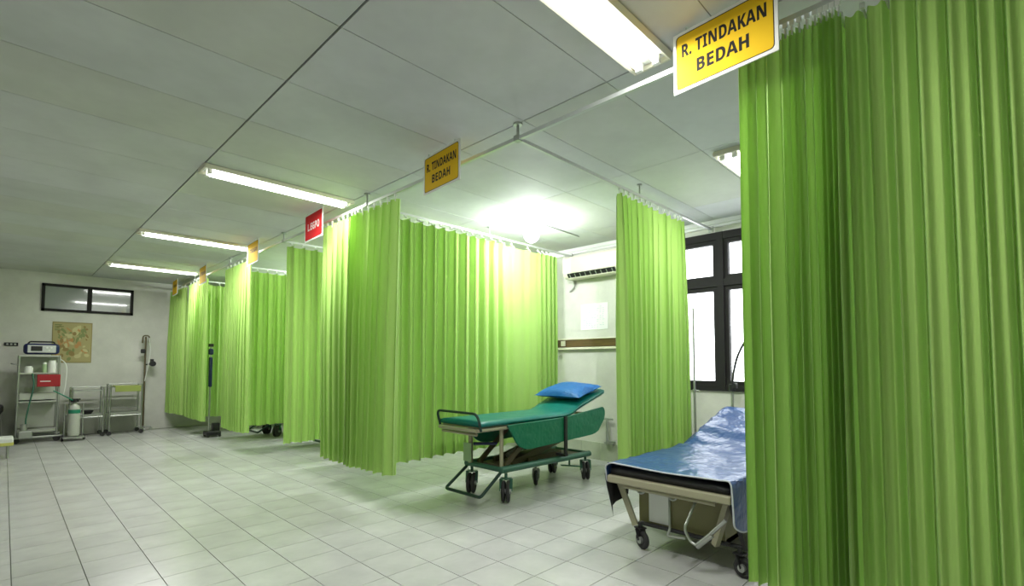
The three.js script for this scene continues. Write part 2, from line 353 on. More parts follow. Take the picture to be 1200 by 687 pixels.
curtain('bright pleated green cross curtain with wheels showing below its hem', [XR + 0.03, -5.4], [3.12, -5.4], { seed: 61, folds: 20, ridge: 0.1, amp: 0.09, vary: 0.12, shape: 'pleat', sway: 0.012, group: FR });
curtain('pale front curtain beside the slim black stand', [XR, -7.62], [XR, -6.55], { seed: 65, folds: 11, amp: 0.05, vary: 0.3, shape: 'bunch', sway: 0.012, group: FR, hookStep: 2 });
curtain('green cross curtain directly behind the slim black stand', [XR + 0.03, -7.32], [3.12, -7.32], { seed: 71, folds: 19, amp: 0.05, vary: 0.15, shape: 'pleat', sway: 0.01, group: FR, hookStep: 2 });
curtain('dim green front curtain hanging against the far wall corner', [XR - 0.03, -8.80], [XR, -7.9], { seed: 75, folds: 9, amp: 0.05, vary: 0.3, shape: 'bunch', sway: 0.012, group: FR, hookStep: 2 });

// ---------------------------------------------------------------- hanging signs
function signTexture(bg, ink, lines, frame) {
  const c = document.createElement('canvas'); c.width = 768; c.height = 480; const g = c.getContext('2d');
  g.fillStyle = '#f4f4ee'; g.fillRect(0, 0, 768, 480);
  const rrect = (m, r) => { g.beginPath(); g.moveTo(m + r, m); g.lineTo(768 - m - r, m); g.quadraticCurveTo(768 - m, m, 768 - m, m + r); g.lineTo(768 - m, 480 - m - r); g.quadraticCurveTo(768 - m, 480 - m, 768 - m - r, 480 - m); g.lineTo(m + r, 480 - m); g.quadraticCurveTo(m, 480 - m, m, 480 - m - r); g.lineTo(m, m + r); g.quadraticCurveTo(m, m, m + r, m); g.closePath(); };
  rrect(24, 34); g.fillStyle = frame; g.fill(); rrect(31, 30); g.fillStyle = bg; g.fill();
  g.fillStyle = ink; g.textAlign = 'center'; g.textBaseline = 'middle';
  lines.forEach(([s, y, px]) => { g.font = 'bold ' + px + 'px sans-serif'; g.save(); const w = g.measureText(s).width, k = Math.min(1, 640 / w); g.translate(384, y); g.scale(k, 1.12); g.fillText(s, 0, 0); g.lineWidth = 3; g.strokeStyle = ink; g.strokeText(s, 0, 0); g.restore(); });
  const t = new THREE.CanvasTexture(c); t.colorSpace = THREE.SRGBColorSpace; return t;
}
const yellowTex = signTexture('#f2c400', '#141008', [['R. TINDAKAN', 158, 124], ['BEDAH', 318, 124]], '#2a2000');
const redTex = signTexture('#d01418', '#f6ece8', [['L.EGPO', 240, 150]], '#8c0c10');
const yellowPlain = signTexture('#f2c400', '#141008', [['R. TINDAKAN', 200, 110]], '#2a2000');
function sign(z, tex, label, turn = 0.06, group, w = 0.46, h = 0.285, x = 0.255) {
  const t = thing('hanging_sign', label, 'sign', [x, H, z], turn, group);
  part('board', rbox(0.006, h, w, 0.002, 0, -h / 2 - 0.012, 0), M.white, t);
  for (const s of [-1, 1]) {
    const g = new THREE.PlaneGeometry(w - 0.002, h - 0.002); g.rotateY(s * Math.PI / 2); g.translate(s * 0.0036, -h / 2 - 0.012, 0);
    const m = shade(new THREE.Mesh(g, std([0.9, 0.9, 0.9], 0.85, 0, { map: tex, side: THREE.FrontSide }))); m.name = 'sign_face'; t.add(m);
  }
  for (const e of [-1, 1]) part('hanger', [bar([0, -0.014, e * w * 0.36], [0, 0, e * w * 0.36], 0.003, 6)], M.dullSteel, t);
}
sign(1.735, yellowTex, 'big yellow sign reading R. TINDAKAN BEDAH beside the twin-tube light', -0.07);
sign(-0.24, yellowTex, 'yellow sign reading R. TINDAKAN BEDAH before the bay with the green stretcher', -0.07);
sign(-2.32, redTex, 'red sign with white lettering beside the gathered corner curtain', -0.05);
sign(-4.06, yellowPlain, 'yellow sign hanging past the red sign at a lamp end', -0.05);
sign(-6.3, yellowPlain, 'yellow sign hanging above the slim black stand', -0.04);
sign(-8.1, yellowPlain, 'yellow sign hanging closest to the far wall', -0.04);

// ---------------------------------------------------------------- green stretcher
function caster(parent, x, z, turn, stem, R = 0.075, mat = M.dullSteel, twin = false) {
  const g = new THREE.Group(); g.name = 'caster'; g.position.set(x, 0, z); g.rotation.y = turn; parent.add(g);
  const offs = twin ? [-0.021, 0.021] : [0], f = twin ? 0.044 : 0.024;
  for (const o of offs) part('wheel', [place(new THREE.TorusGeometry(R - 0.016, 0.016, 10, 24), 0, R, o), cyl(R - 0.012, 0.022, 0, R, o, Math.PI / 2, 0, 0, 20)], M.rubber, g);
  part('hub', cyl(0.022, 2 * f + 0.012, 0, R, 0, Math.PI / 2, 0, 0, 12), M.dullSteel, g);
  part('fork', [beam([0, R, f], [0.025, 2 * R + 0.01, f], 0.03, 0.004), beam([0, R, -f], [0.025, 2 * R + 0.01, -f], 0.03, 0.004), box(0.06, 0.008, 2 * f + 0.008, 0.02, 2 * R + 0.012, 0), cyl(0.014, Math.max(0.02, stem - 2 * R), 0.02, R + stem / 2, 0)], mat, g);
  return g;
}
function sheetMat(profile, z0, z1, thick, bulge) {      // cushion extruded along x,y profile of its top line
  const n = profile.length, pos = [], idx = [], cols = 10, ring = [];
  for (let i = 0; i < n; i++) {
    const [x, y] = profile[i], row = [];
    for (let k = 0; k <= cols; k++) { const u = k / cols, z = z0 + (z1 - z0) * u, e = Math.pow(Math.sin(Math.PI * Math.min(1, Math.max(0, u))), 0.25); row.push([x, y - thick * 0.35 * (1 - e), z]); }
    for (let k = cols; k >= 0; k--) { const u = k / cols; row.push([x, y - thick, z0 + (z1 - z0) * u]); }
    ring.push(row);
  }
  const m = ring[0].length;
  for (const r of ring) for (const p of r) pos.push(...p);
  for (let i = 0; i < n - 1; i++) for (let k = 0; k < m; k++) { const a = i * m + k, b = i * m + (k + 1) % m, c = a + m, d = b + m; idx.push(a, b, c, b, d, c); }
  for (const [row, flip] of [[0, 1], [n - 1, 0]]) for (let k = 0; k < cols; k++) { const a = row * m + k, b = a + 1, c = row * m + (m - 1 - k), d = c - 1; if (flip) idx.push(a, c, b, b, c, d); else idx.push(a, b, c, b, d, c); }
  const g = new THREE.BufferGeometry(); g.setAttribute('position', new THREE.Float32BufferAttribute(pos, 3)); g.setIndex(idx); g.computeVertexNormals(); return g;
}
function makeStretcher(label, x, z) {       // local: foot end at x = 0, head towards +x, centre line z = 0
  const t = thing('hospital_stretcher', label, 'stretcher', [x, 0, z]);
  const W = 0.27;
  const top = (x) => 0.735 + (x > 1.15 ? 0.30 * (x - 1.15) * Math.min(1, (x - 1.15) / 0.25) : 0);
  const prof = []; for (let k = 0; k <= 24; k++) { const q = 0.02 + k / 24 * 1.83; prof.push([q, top(q)]); }
  part('mattress', sheetMat(prof, -W, W, 0.05), M.tealVinyl, t);
  part('bed_frame', [bar([0.0, 0.655, W - 0.02], [1.85, 0.655, W - 0.02], 0.016), bar([0.0, 0.655, -W + 0.02], [1.85, 0.655, -W + 0.02], 0.016), bar([0.0, 0.655, -W + 0.02], [0.0, 0.655, W - 0.02], 0.016), bar([0.02, 0.62, -W + 0.04], [0.02, 0.62, W - 0.04], 0.013), bar([1.85, 0.655, -W + 0.02], [1.85, 0.655, W - 0.02], 0.016), span(0.03, 1.15, 0.668, 0.684, -W + 0.03, W - 0.03)], M.beigePaint, t);
  part('back_support', [bar([1.18, 0.675, W - 0.05], [1.86, top(1.86) - 0.07, W - 0.05], 0.013), bar([1.18, 0.675, -W + 0.05], [1.86, top(1.86) - 0.07, -W + 0.05], 0.013), bar([1.86, top(1.86) - 0.07, W - 0.05], [1.86, top(1.86) - 0.07, -W + 0.05], 0.013), bar([1.7, top(1.7) - 0.08, 0.1], [1.35, 0.655, 0.1], 0.01)], M.steel, t);
  part('foot_hoop', [pipe([[0.03, 0.65, -W - 0.005], [-0.015, 0.80, -W - 0.005], [-0.015, 0.80, W + 0.005], [0.03, 0.65, W + 0.005]], 0.0115, 60, 8, 0.06)], M.darkGreen, t);
  // lowered side panels
  for (const s of [1, -1]) {
    const sh = new THREE.Shape(); sh.moveTo(0.33, 0.675); sh.lineTo(1.15, 0.685); sh.lineTo(1.78, 0.745); sh.quadraticCurveTo(1.84, 0.72, 1.80, 0.62); sh.lineTo(1.70, 0.515); sh.quadraticCurveTo(1.66, 0.485, 1.55, 0.478); sh.lineTo(0.64, 0.445); sh.quadraticCurveTo(0.50, 0.445, 0.44, 0.52); sh.closePath();
    const g = new THREE.ExtrudeGeometry(sh, { depth: 0.014, bevelEnabled: true, bevelSize: 0.006, bevelThickness: 0.004, bevelSegments: 2, curveSegments: 8 });
    g.translate(0, 0, s > 0 ? W + 0.012 : -W - 0.026);
    part('side_panel', g, M.tealPanel, t);
    part('panel_post', [span(1.10, 1.135, 0.32, 0.70, s > 0 ? W + 0.03 : -W - 0.05, s > 0 ? W + 0.05 : -W - 0.03), span(1.095, 1.14, 0.31, 0.335, s > 0 ? 0.2 : -W - 0.05, s > 0 ? W + 0.05 : -0.2)], M.black, t);
  }
  // lifting gear
  for (const s of [1, -1]) {
    part('lifting_arm', [beam([0.42, 0.30, s * 0.17], [0.86, 0.63, s * 0.17], 0.022, 0.045), bar([0.42, 0.30, s * 0.15], [0.42, 0.30, s * 0.19], 0.022)], M.brownMetal, t);
    part('lifting_arm', [beam([0.55, 0.29, s * 0.12], [1.40, 0.47, s * 0.12], 0.022, 0.06), beam([1.40, 0.47, s * 0.12], [1.25, 0.64, s * 0.12], 0.022, 0.04)], M.brownMetal, t);
  }
  part('hydraulic_cylinder', [bar([0.62, 0.34, 0], [1.15, 0.56, 0], 0.028, 12), bar([1.15, 0.56, 0], [1.3, 0.63, 0], 0.014)], M.dullSteel, t);
  part('front_post', bar([0.30, 0.30, -0.17], [0.30, 0.65, -0.17], 0.022), M.beigePaint, t);
  part('front_post', bar([0.34, 0.30, 0.2], [0.34, 0.66, 0.2], 0.018), M.beigePaint, t);
  part('release_lever', [bar([0.2, 0.50, -0.02], [0.36, 0.50, 0.12], 0.014)], M.monitorBlue, t);
  part('base_frame', [bar([0.30, 0.285, 0.23], [1.62, 0.265, 0.23], 0.03, 10), bar([0.30, 0.285, -0.23], [1.62, 0.265, -0.23], 0.03, 10), bar([0.32, 0.285, -0.23], [0.32, 0.285, 0.23], 0.024), bar([1.60, 0.265, -0.23], [1.60, 0.265, 0.23], 0.024), bar([0.9, 0.275, -0.23], [0.9, 0.275, 0.23], 0.02)], M.greenPaint, t);
  part('base_tray', [span(0.45, 1.5, 0.262, 0.285, -0.2, 0.2), box(0.5, 0.05, 0.3, 1.0, 0.305, 0, 0, 0, 0.03)], M.brownMetal, t);
  part('data_plate', box(0.006, 0.17, 0.11, 0.262, 0.40, -0.17), M.paleGreen, t);
  part('foot_bar', [pipe([[0.30, 0.26, -0.225], [0.06, 0.095, -0.235], [0.06, 0.095, 0.235], [0.30, 0.26, 0.225]], 0.0145, 60, 8, 0.03)], M.darkGreen, t);
  for (const [cx, cz, ry] of [[0.36, 0.235, 0.7], [0.36, -0.225, 0.65], [1.56, 0.225, 0.75], [1.56, -0.225, 0.5]]) caster(t, cx, cz, ry, 0.25, 0.095, M.greenPaint, true);
  caster(t, 1.0, 0.02, 0.6, 0.24, 0.075);
  part('brake_lever', [beam([1.30, 0.17, 0.1], [1.46, 0.15, 0.22], 0.03, 0.012), bar([1.38, 0.16, 0.15], [1.38, 0.26, 0.15], 0.01)], M.greenPaint, t);
  return t;
}
makeStretcher('green stretcher with teal mattress and raised back under the blue pillow', 0.90, -0.83);
makeStretcher('stretcher mostly hidden behind the curtain under the red sign', 1.30, -4.62);
makeStretcher('stretcher hidden behind the third cross curtain with wheels below its hem', 1.0, -6.35);
{
  const t = thing('pillow', 'bright blue pillow lying on the raised end of the green stretcher', 'pillow', [2.47, 0.922, -0.84], 0.05);
  t.rotation.z = 0.22;
  const N = 18, pos = [], idx = [];
  for (const s of [1, -1]) for (let i = 0; i <= N; i++) for (let j = 0; j <= N; j++) {
    const u = i / N * 2 - 1, v = j / N * 2 - 1, e = Math.pow(Math.max(0, (1 - u * u) * (1 - v * v)), 0.5);
    const pin = 1 - 0.10 * (1 - Math.abs(u * v)) * Math.max(Math.abs(u), Math.abs(v)) ** 3;
    pos.push(u * 0.235 * pin, (s > 0 ? 0.078 : -0.052) * e + 0.006 * Math.sin(u * 5 + v * 3) * e, v * 0.30 * pin);
  }
  const K = (N + 1) * (N + 1);
  for (let s = 0; s < 2; s++) for (let i = 0; i < N; i++) for (let j = 0; j < N; j++) { const a = s * K + i * (N + 1) + j, b = a + 1, c = a + N + 1, d = c + 1; if (s) idx.push(a, c, b, b, c, d); else idx.push(a, b, c, b, d, c); }
  const g = new THREE.BufferGeometry(); g.setAttribute('position', new THREE.Float32BufferAttribute(pos, 3)); g.setIndex(idx); g.computeVertexNormals();
  part('pillow_body', g, M.pillow, t);
}

// ---------------------------------------------------------------- bed with blue cover
{
  const t = thing('hospital_bed', 'hospital bed with shiny blue plastic cover and raised back', 'bed', [1.0, 0, 1.05]);
  const W = 0.405, top = (x) => 0.535 + (x > 1.05 ? 0.26 * (x - 1.05) * Math.min(1, (x - 1.05) / 0.3) : 0);
  const prof = []; for (let k = 0; k <= 28; k++) { const q = 0.0 + k / 28 * 1.98; prof.push([q, top(q)]); }
  part('mattress', sheetMat(prof, -W + 0.015, W - 0.015, 0.055), M.black, t);
  // cover: a sheet over the top whose sides hang down
  const cols = 40, rows = 60, pos = [], idx = [];
  for (let i = 0; i <= rows; i++) {
    const x = -0.02 + i / rows * 2.02;
    const dropL = 0.05 + 0.11 * Math.exp(-Math.pow((x - 0.02) / 0.10, 2)) + 0.02 * Math.sin(x * 9), dropR = 0.30 + 0.015 * Math.sin(x * 7) - 0.05 * Math.exp(-x / 0.08);
    const len = dropL + 2 * W + dropR;
    for (let j = 0; j <= cols; j++) {
      const s = j / cols * len, y0 = top(x) + 0.02; let y, z;
      const wr = 0.004 * Math.sin(x * 13 + s * 9) + (x > 0.95 ? 0.010 * Math.sin(x * 26 + s * 6) * Math.exp(-Math.pow((x - 1.3) / 0.5, 2)) : 0);
      if (s < dropL) { y = y0 - (dropL - s); z = -W - 0.006 - 0.012 * Math.sin(x * 22) * (dropL - s) / 0.2; }
      else if (s > dropL + 2 * W) { const q = s - dropL - 2 * W; y = y0 - q; z = W + 0.006 + 0.03 * q + 0.03 * Math.sin(x * 11 + 1) * q; }
      else { y = y0 + wr; z = -W + (s - dropL); }
      pos.push(x, y, z);
    }
  }
  for (let i = 0; i < rows; i++) for (let j = 0; j < cols; j++) { const a = i * (cols + 1) + j, b = a + 1, c = a + cols + 1, d = c + 1; idx.push(a, b, c, b, d, c); }
  const g = new THREE.BufferGeometry(); g.setAttribute('position', new THREE.Float32BufferAttribute(pos, 3)); g.setIndex(idx); g.computeVertexNormals();
  const cover = part('cover_sheet', g, M.bluePlastic, t);
  const edge = []; for (let j = 0; j <= cols; j += 2) edge.push([pos[3 * j] - 0.003, pos[3 * j + 1], pos[3 * j + 2]]);
  for (let i = 2; i <= rows; i += 4) { const q = 3 * (i * (cols + 1) + cols); edge.push([pos[q], pos[q + 1], pos[q + 2]]); }
  part('piping', wire(edge, 0.005, 160), M.piping, cover, 'pale piping along the cover edge');
  // loose flap hanging at the foot corner
  const fp = [], fi = []; for (let i = 0; i <= 8; i++) for (let j = 0; j <= 6; j++) { const u = i / 8, v = j / 6; fp.push(-0.03 + 0.22 * v - 0.02 * u, 0.485 - u * (0.27 - 0.14 * v), -W - 0.012 + 0.03 * Math.sin(v * 7 + u * 2) * u + 0.05 * u); }
  for (let i = 0; i < 8; i++) for (let j = 0; j < 6; j++) { const a = i * 7 + j; fi.push(a, a + 7, a + 1, a + 1, a + 7, a + 8); }
  const fg = new THREE.BufferGeometry(); fg.setAttribute('position', new THREE.Float32BufferAttribute(fp, 3)); fg.setIndex(fi); fg.computeVertexNormals();
  part('corner_flap', fg, M.black, t);
  part('bed_frame', [rbox(0.05, 0.05, 2 * W, 0.012, 0.0, 0.452, 0), bar([0.0, 0.45, -W + 0.02], [1.95, 0.45, -W + 0.02], 0.02), bar([0.0, 0.45, W - 0.02], [1.95, 0.45, W - 0.02], 0.02), bar([1.95, 0.45, -W + 0.02], [1.95, 0.45, W - 0.02], 0.02), span(0.03, 1.05, 0.462, 0.475, -W + 0.02, W - 0.02), bar([0.02, 0.41, -W + 0.1], [0.02, 0.41, W - 0.1], 0.014)], M.beigePaint, t);
  part('back_board', [beam([1.05, 0.475, 0], [1.96, top(1.96) - 0.065, 0], 2 * W - 0.06, 0.012)], M.beigePaint, t);
  for (const s of [-1, 1]) part('leg', [beam([0.06, 0.44, s * (W - 0.04)], [0.1, 0.15, s * (W - 0.14)], 0.035, 0.035)], M.beigePaint, t);
  for (const s of [-1, 1]) part('leg', [beam([1.85, 0.44, s * (W - 0.04)], [1.8, 0.15, s * (W - 0.14)], 0.035, 0.035)], M.beigePaint, t);
  part('under_panel', [span(0.16, 0.18, 0.14, 0.42, -0.27, 0.3), span(0.18, 1.7, 0.14, 0.17, -0.27, 0.3), span(0.18, 1.7, 0.14, 0.40, -0.27, -0.25), span(0.18, 1.7, 0.14, 0.40, 0.28, 0.3)], M.khaki, t, 'khaki sheet metal panel');
  part('notice_plate', box(0.006, 0.21, 0.145, 0.145, 0.285, -0.115), M.white, t, 'pale grey plate');
  part('crank_handle', [pipe([[0.10, 0.43, 0.17], [-0.02, 0.24, 0.13], [-0.03, 0.17, 0.18], [-0.03, 0.17, 0.24]], 0.009, 50, 8, 0.03), bar([-0.03, 0.17, 0.22], [0.02, 0.33, 0.36], 0.011), bar([-0.01, 0.24, 0.29], [-0.03, 0.16, 0.21], 0.018)], M.steel, t);
  part('crank_handle', [pipe([[0.10, 0.42, -0.02], [0.02, 0.20, 0.02], [0.02, 0.16, 0.0], [0.02, 0.17, 0.12]], 0.008, 40, 8, 0.03), bar([0.08, 0.40, -0.2], [0.08, 0.40, 0.25], 0.012)], M.steel, t);
  part('gear_wheel', [place(new THREE.TorusGeometry(0.03, 0.008, 8, 20), 0.06, 0.405, -0.2, 0, Math.PI / 2, 0), place(new THREE.TorusGeometry(0.028, 0.007, 8, 20), 0.06, 0.40, 0.02, 0, Math.PI / 2, 0)], M.dullSteel, t);
  part('folded_paper', [box(0.05, 0.012, 0.07, 0.05, 0.425, -0.07, 0.3), box(0.05, 0.01, 0.05, 0.05, 0.42, 0.02, -0.3)], M.white, t);
  for (const [cx, cz, ry] of [[0.11, -0.22, 1.2], [0.11, 0.42, 1.4], [1.78, -0.26, 0.4], [1.78, 0.28, 0.2]]) caster(t, cx, cz, ry, 0.17, 0.06, M.black);
  part('axle_arm', [bar([0.12, 0.165, -0.23], [0.12, 0.165, 0.43], 0.014), bar([0.12, 0.155, 0.43], [0.06, 0.43, W - 0.04], 0.013)], M.black, t);
}

// ---------------------------------------------------------------- stands by the window, wall fittings
function starBase(t, R, mat, n = 5) {
  for (let k = 0; k < n; k++) { const a = k / n * 6.283; part('foot', [bar([0, 0.075, 0], [R * Math.cos(a), 0.06, R * Math.sin(a)], 0.011), cyl(0.025, 0.02, R * Math.cos(a), 0.025, R * Math.sin(a), Math.PI / 2, 0, -a, 12), bar([R * Math.cos(a), 0.03, R * Math.sin(a)], [R * Math.cos(a), 0.06, R * Math.sin(a)], 0.008)], mat, t); }
}
{
  const t = thing('infusion_stand', 'tall thin steel infusion stand in front of the bright window', 'infusion stand', [3.15, 0, 0.285]);
  starBase(t, 0.2, M.dullSteel);
  part('pole', [bar([0, 0.06, 0], [0, 0.95, 0], 0.0125, 10), bar([0, 0.93, 0], [0, 1.79, 0], 0.0105, 10)], M.dullSteel, t);
  part('clamp_knob', [cyl(0.018, 0.03, 0, 0.94, 0), bar([0, 0.94, 0], [0.0, 0.94, 0.045], 0.007)], M.dullSteel, t);
  part('hook_bar', [pipe([[0, 1.76, -0.075], [0, 1.80, -0.07], [0, 1.79, 0], [0, 1.80, 0.07], [0, 1.76, 0.075]], 0.005, 40, 6, 0.02)], M.dullSteel, t);
}
{
  const t = thing('examination_lamp', 'steel stand with bent black gooseneck beside the blue bed', 'lamp stand', [3.2, 0, 0.648]);
  starBase(t, 0.18, M.dullSteel);
  part('pole', [bar([0, 0.06, 0], [0, 1.0, 0], 0.014, 10)], M.dullSteel, t);
  part('clamp', [cyl(0.03, 0.07, 0, 0.98, 0), box(0.05, 0.05, 0.03, 0, 1.0, 0.03)], M.black, t);
  part('gooseneck', [wire([[0, 1.0, 0], [0, 1.15, 0.02], [0, 1.32, 0.07], [0, 1.48, 0.17], [0, 1.54, 0.30]], 0.011)], M.black, t);
  part('lamp_head', [cyl(0.03, 0.10, 0, 1.51, 0.36, Math.PI / 2 + 0.5, 0, 0, 16, 0.06)], M.white, t);
}
{
  const t = thing('air_conditioner', 'white split air conditioner high on the wall beside the curtain', 'air conditioner', [XW, -0.055, -1.08]);
  const sh = new THREE.Shape(); sh.moveTo(0, 2.395); sh.lineTo(-0.13, 2.395); sh.quadraticCurveTo(-0.185, 2.41, -0.195, 2.47); sh.lineTo(-0.195, 2.62); sh.quadraticCurveTo(-0.19, 2.665, -0.15, 2.67); sh.lineTo(0, 2.67); sh.closePath();
  const g = new THREE.ExtrudeGeometry(sh, { depth: 0.86, bevelEnabled: true, bevelSize: 0.008, bevelThickness: 0.008, bevelSegments: 2 }); g.translate(-0.009, 0, -0.43);
  part('casing', g, M.cream, t);
  part('air_outlet', [box(0.03, 0.062, 0.72, -0.19, 2.424, 0.0, 0, 0, 0.65)], M.black, t);
  part('louver', [box(0.006, 0.03, 0.74, -0.182, 2.383, 0.0, 0, 0, 1.1)], M.cream, t);
  for (let k = 0; k < 9; k++) part('vane', box(0.012, 0.05, 0.012, -0.201, 2.416, -0.32 + k * 0.08, 0, 0, 0.65), M.dullSteel, t);
  part('front_seam', box(0.004, 0.004, 0.86, -0.2045, 2.475, 0), M.dullSteel, t);
  part('badge', [box(0.003, 0.02, 0.06, -0.205, 2.56, -0.02)], M.alu, t);
  part('drain_pipe', [pipe([[-0.02, 2.42, -0.40], [-0.02, 2.30, -0.40], [-0.02, 2.27, -0.43], [-0.02, 2.25, -0.47]], 0.016, 30, 8, 0.03)], M.whitePaint, t);
}
{
  const t = thing('bed_head_panel', 'brown wooden wall strip with cream ledge and socket behind the stretcher', 'wall panel', [XW, 0, -0.95]);
  part('board', rbox(0.03, 0.10, 1.72, 0.004, -0.016, 1.49, 0), M.wood, t);
  part('ledge', [rbox(0.05, 0.03, 1.72, 0.006, -0.026, 1.42, 0), rbox(0.035, 0.012, 1.72, 0.003, -0.018, 1.545, 0)], M.cream, t);
  part('socket', [rbox(0.02, 0.07, 0.07, 0.005, -0.04, 1.49, -0.70), cyl(0.02, 0.01, -0.052, 1.49, -0.70, 0, 0, Math.PI / 2)], M.cream, t);
  part('end_clamp', [rbox(0.06, 0.09, 0.06, 0.008, -0.03, 1.48, -0.83)], M.khaki, t);
  part('gas_outlet', [cyl(0.02, 0.05, -0.025, 1.35, -0.80, 0, 0, Math.PI / 2), bar([-0.03, 1.35, -0.8], [-0.03, 1.28, -0.8], 0.01)], M.white, t);
}
function paperTex(bg, marks, sd) {
  seed(sd); const c = document.createElement('canvas'); c.width = 256; c.height = 256; const g = c.getContext('2d'); g.fillStyle = bg; g.fillRect(0, 0, 256, 256);
  marks(g); const t = new THREE.CanvasTexture(c); t.colorSpace = THREE.SRGBColorSpace; return t;
}
function flatPaper(name, label, category, w, h, pos, turn, tex) {
  const t = thing(name, label, category, pos, turn);
  part('sheet', box(w, h, 0.002, 0, 0, -0.002), M.white, t);
  const g = new THREE.PlaneGeometry(w, h); g.translate(0, 0, 0.0004); const m = shade(new THREE.Mesh(g, std([1, 1, 1], 0.7, 0, { map: tex, side: THREE.FrontSide }))); m.name = 'print'; t.add(m);
}
flatPaper('wall_notice', 'faint white paper notice taped below the air conditioner', 'notice', 0.42, 0.34, [XW - 0.004, 1.83, -1.17], -Math.PI / 2, paperTex('#e9ecea', (g) => { g.fillStyle = '#c3c9d4'; for (let y = 30; y < 230; y += 18) for (let x = 24; x < 220; x += 26) if (rnd() > 0.3) g.fillRect(x, y, rr(8, 22), 6); }, 91));
flatPaper('wall_poster', 'yellowed anatomical chart on the far wall under the transom window', 'poster', 0.52, 0.70, [-1.06, 1.585, ZF + 0.006], 0, paperTex('#a99f6e', (g) => { for (const [c, n] of [['#7f8a55', 26], ['#b98a55', 22], ['#c2bb8a', 22], ['#8f7a48', 14]]) { g.fillStyle = c; for (let k = 0; k < n; k++) { const x = rr(30, 226), y = rr(24, 232); g.beginPath(); g.ellipse(x, y, rr(4, 15), rr(5, 24), rr(0, 3), 0, 7); g.fill(); } } g.fillStyle = '#6f7a4a'; for (let y = 16; y < 60; y += 11) g.fillRect(14, y, rr(30, 60), 5); g.strokeStyle = '#8d8152'; g.lineWidth = 5; g.strokeRect(3, 3, 250, 250); }, 92));
{
  const t = thing('wall_bracket', 'grey metal bracket standing out low on the wall by the stretcher', 'bracket', [XW - 0.03, 0, -0.955]);
  part('upright', bar([-0.02, 0.225, 0], [-0.02, 0.53, 0], 0.018, 10), M.dullSteel, t);
  part('cross_arm', [bar([-0.02, 0.535, -0.09], [-0.02, 0.535, 0.08], 0.013), bar([-0.02, 0.535, -0.09], [-0.02, 0.50, -0.10], 0.012)], M.dullSteel, t);
  part('wall_plate', [box(0.05, 0.03, 0.14, -0.01, 0.235, 0.03), bar([-0.02, 0.26, 0], [-0.02, 0.26, 0.12], 0.01)], M.dullSteel, t);
}

// ---------------------------------------------------------------- far end equipment
{
  const t = thing('slim_stand', 'slim black stand with square black base between the far curtains', 'stand', [0.56, 0, -6.93]);
  part('base', [rbox(0.22, 0.07, 0.24, 0.02, 0.05, 0.06, 0), box(0.10, 0.13, 0.10, 0.10, 0.155, 0)], M.black, t);
  for (const [x, z] of [[-0.03, -0.1], [-0.03, 0.1], [0.14, -0.1], [0.14, 0.1]]) part('wheel', cyl(0.02, 0.03, x, 0.02, z, Math.PI / 2, 0, 0, 12), M.rubber, t);
  part('pole', bar([0, 0.09, 0], [0, 1.5, 0], 0.014), M.dullSteel, t);
  part('column', [rbox(0.05, 0.5, 0.06, 0.015, 0, 1.08, 0), rbox(0.07, 0.10, 0.07, 0.02, 0, 1.42, 0)], M.monitorBlue, t);
  part('clip', [box(0.06, 0.05, 0.07, 0, 1.53, 0)], M.black, t);
}
{
  const t = thing('equipment_cart', 'tall steel equipment cart with shelves against the far wall', 'equipment cart', [-1.48, 0, -8.36]);
  const w = 0.23, d = 0.2;
  for (const [x, z] of [[-w, -d], [w, -d], [-w, d], [w, d]]) part('post', bar([x, 0.10, z], [x, 1.34, z], 0.014), M.dullSteel, t);
  for (const y of [0.16, 0.62, 1.06, 1.33]) part('shelf', [span(-w - 0.01, w + 0.01, y, y + 0.02, -d, d)], M.whitePaint, t);
  part('back_panel', span(-w, w, 0.2, 1.33, -d - 0.006, -d), M.whitePaint, t);
  part('drawer', [span(-w + 0.02, w - 0.02, 0.66, 0.76, -d, d - 0.01)], M.whitePaint, t);
  for (const z of [d, -d]) part('base_rail', bar([-w - 0.06, 0.08, z], [w + 0.06, 0.08, z], 0.02), M.dullSteel, t);
  for (const [x, z] of [[-w, -d], [w, -d], [-w, d], [w, d]]) part('wheel', cyl(0.045, 0.03, x, 0.046, z, Math.PI / 2, 0, 0, 16), M.rubber, t);
  part('handle', [pipe([[-w, 1.2, d], [-w - 0.08, 1.22, d], [-w - 0.08, 1.22, -d], [-w, 1.2, -d]], 0.01, 40)], M.dullSteel, t);
  part('side_rail', [wire([[w, 1.30, d], [w + 0.07, 1.22, d], [w + 0.08, 0.9, d], [w + 0.06, 0.72, d]], 0.008)], M.white, t);
}
{
  const t = thing('patient_monitor', 'dark blue monitor with rounded bezel on top of the equipment cart', 'monitor', [-1.46, 1.352, -8.32]);
  part('casing', [rbox(0.42, 0.17, 0.16, 0.05, 0, 0.10, 0)], M.monitorBlue, t);
  part('front_plate', [rbox(0.33, 0.12, 0.02, 0.008, 0, 0.10, 0.078)], M.alu, t);
  part('screen', [box(0.13, 0.075, 0.006, -0.06, 0.105, 0.09)], M.black, t);
  part('knob', [cyl(0.014, 0.02, 0.06, 0.12, 0.095, Math.PI / 2), cyl(0.014, 0.02, 0.11, 0.12, 0.095, Math.PI / 2), cyl(0.01, 0.02, 0.085, 0.08, 0.095, Math.PI / 2)], M.white, t);
  part('carry_handle', [pipe([[-0.16, 0.17, 0], [-0.14, 0.215, 0], [0.14, 0.215, 0], [0.16, 0.17, 0]], 0.012, 40)], M.black, t);
}
{
  const t = thing('red_case', 'red box hanging on the front of the equipment cart', 'box', [-1.37, 0.86, -8.118]);
  part('box_body', rbox(0.27, 0.19, 0.05, 0.008, 0, 0.095, 0), M.red, t);
  part('label_strip', box(0.12, 0.014, 0.002, -0.04, 0.085, 0.026), M.white, t);
}
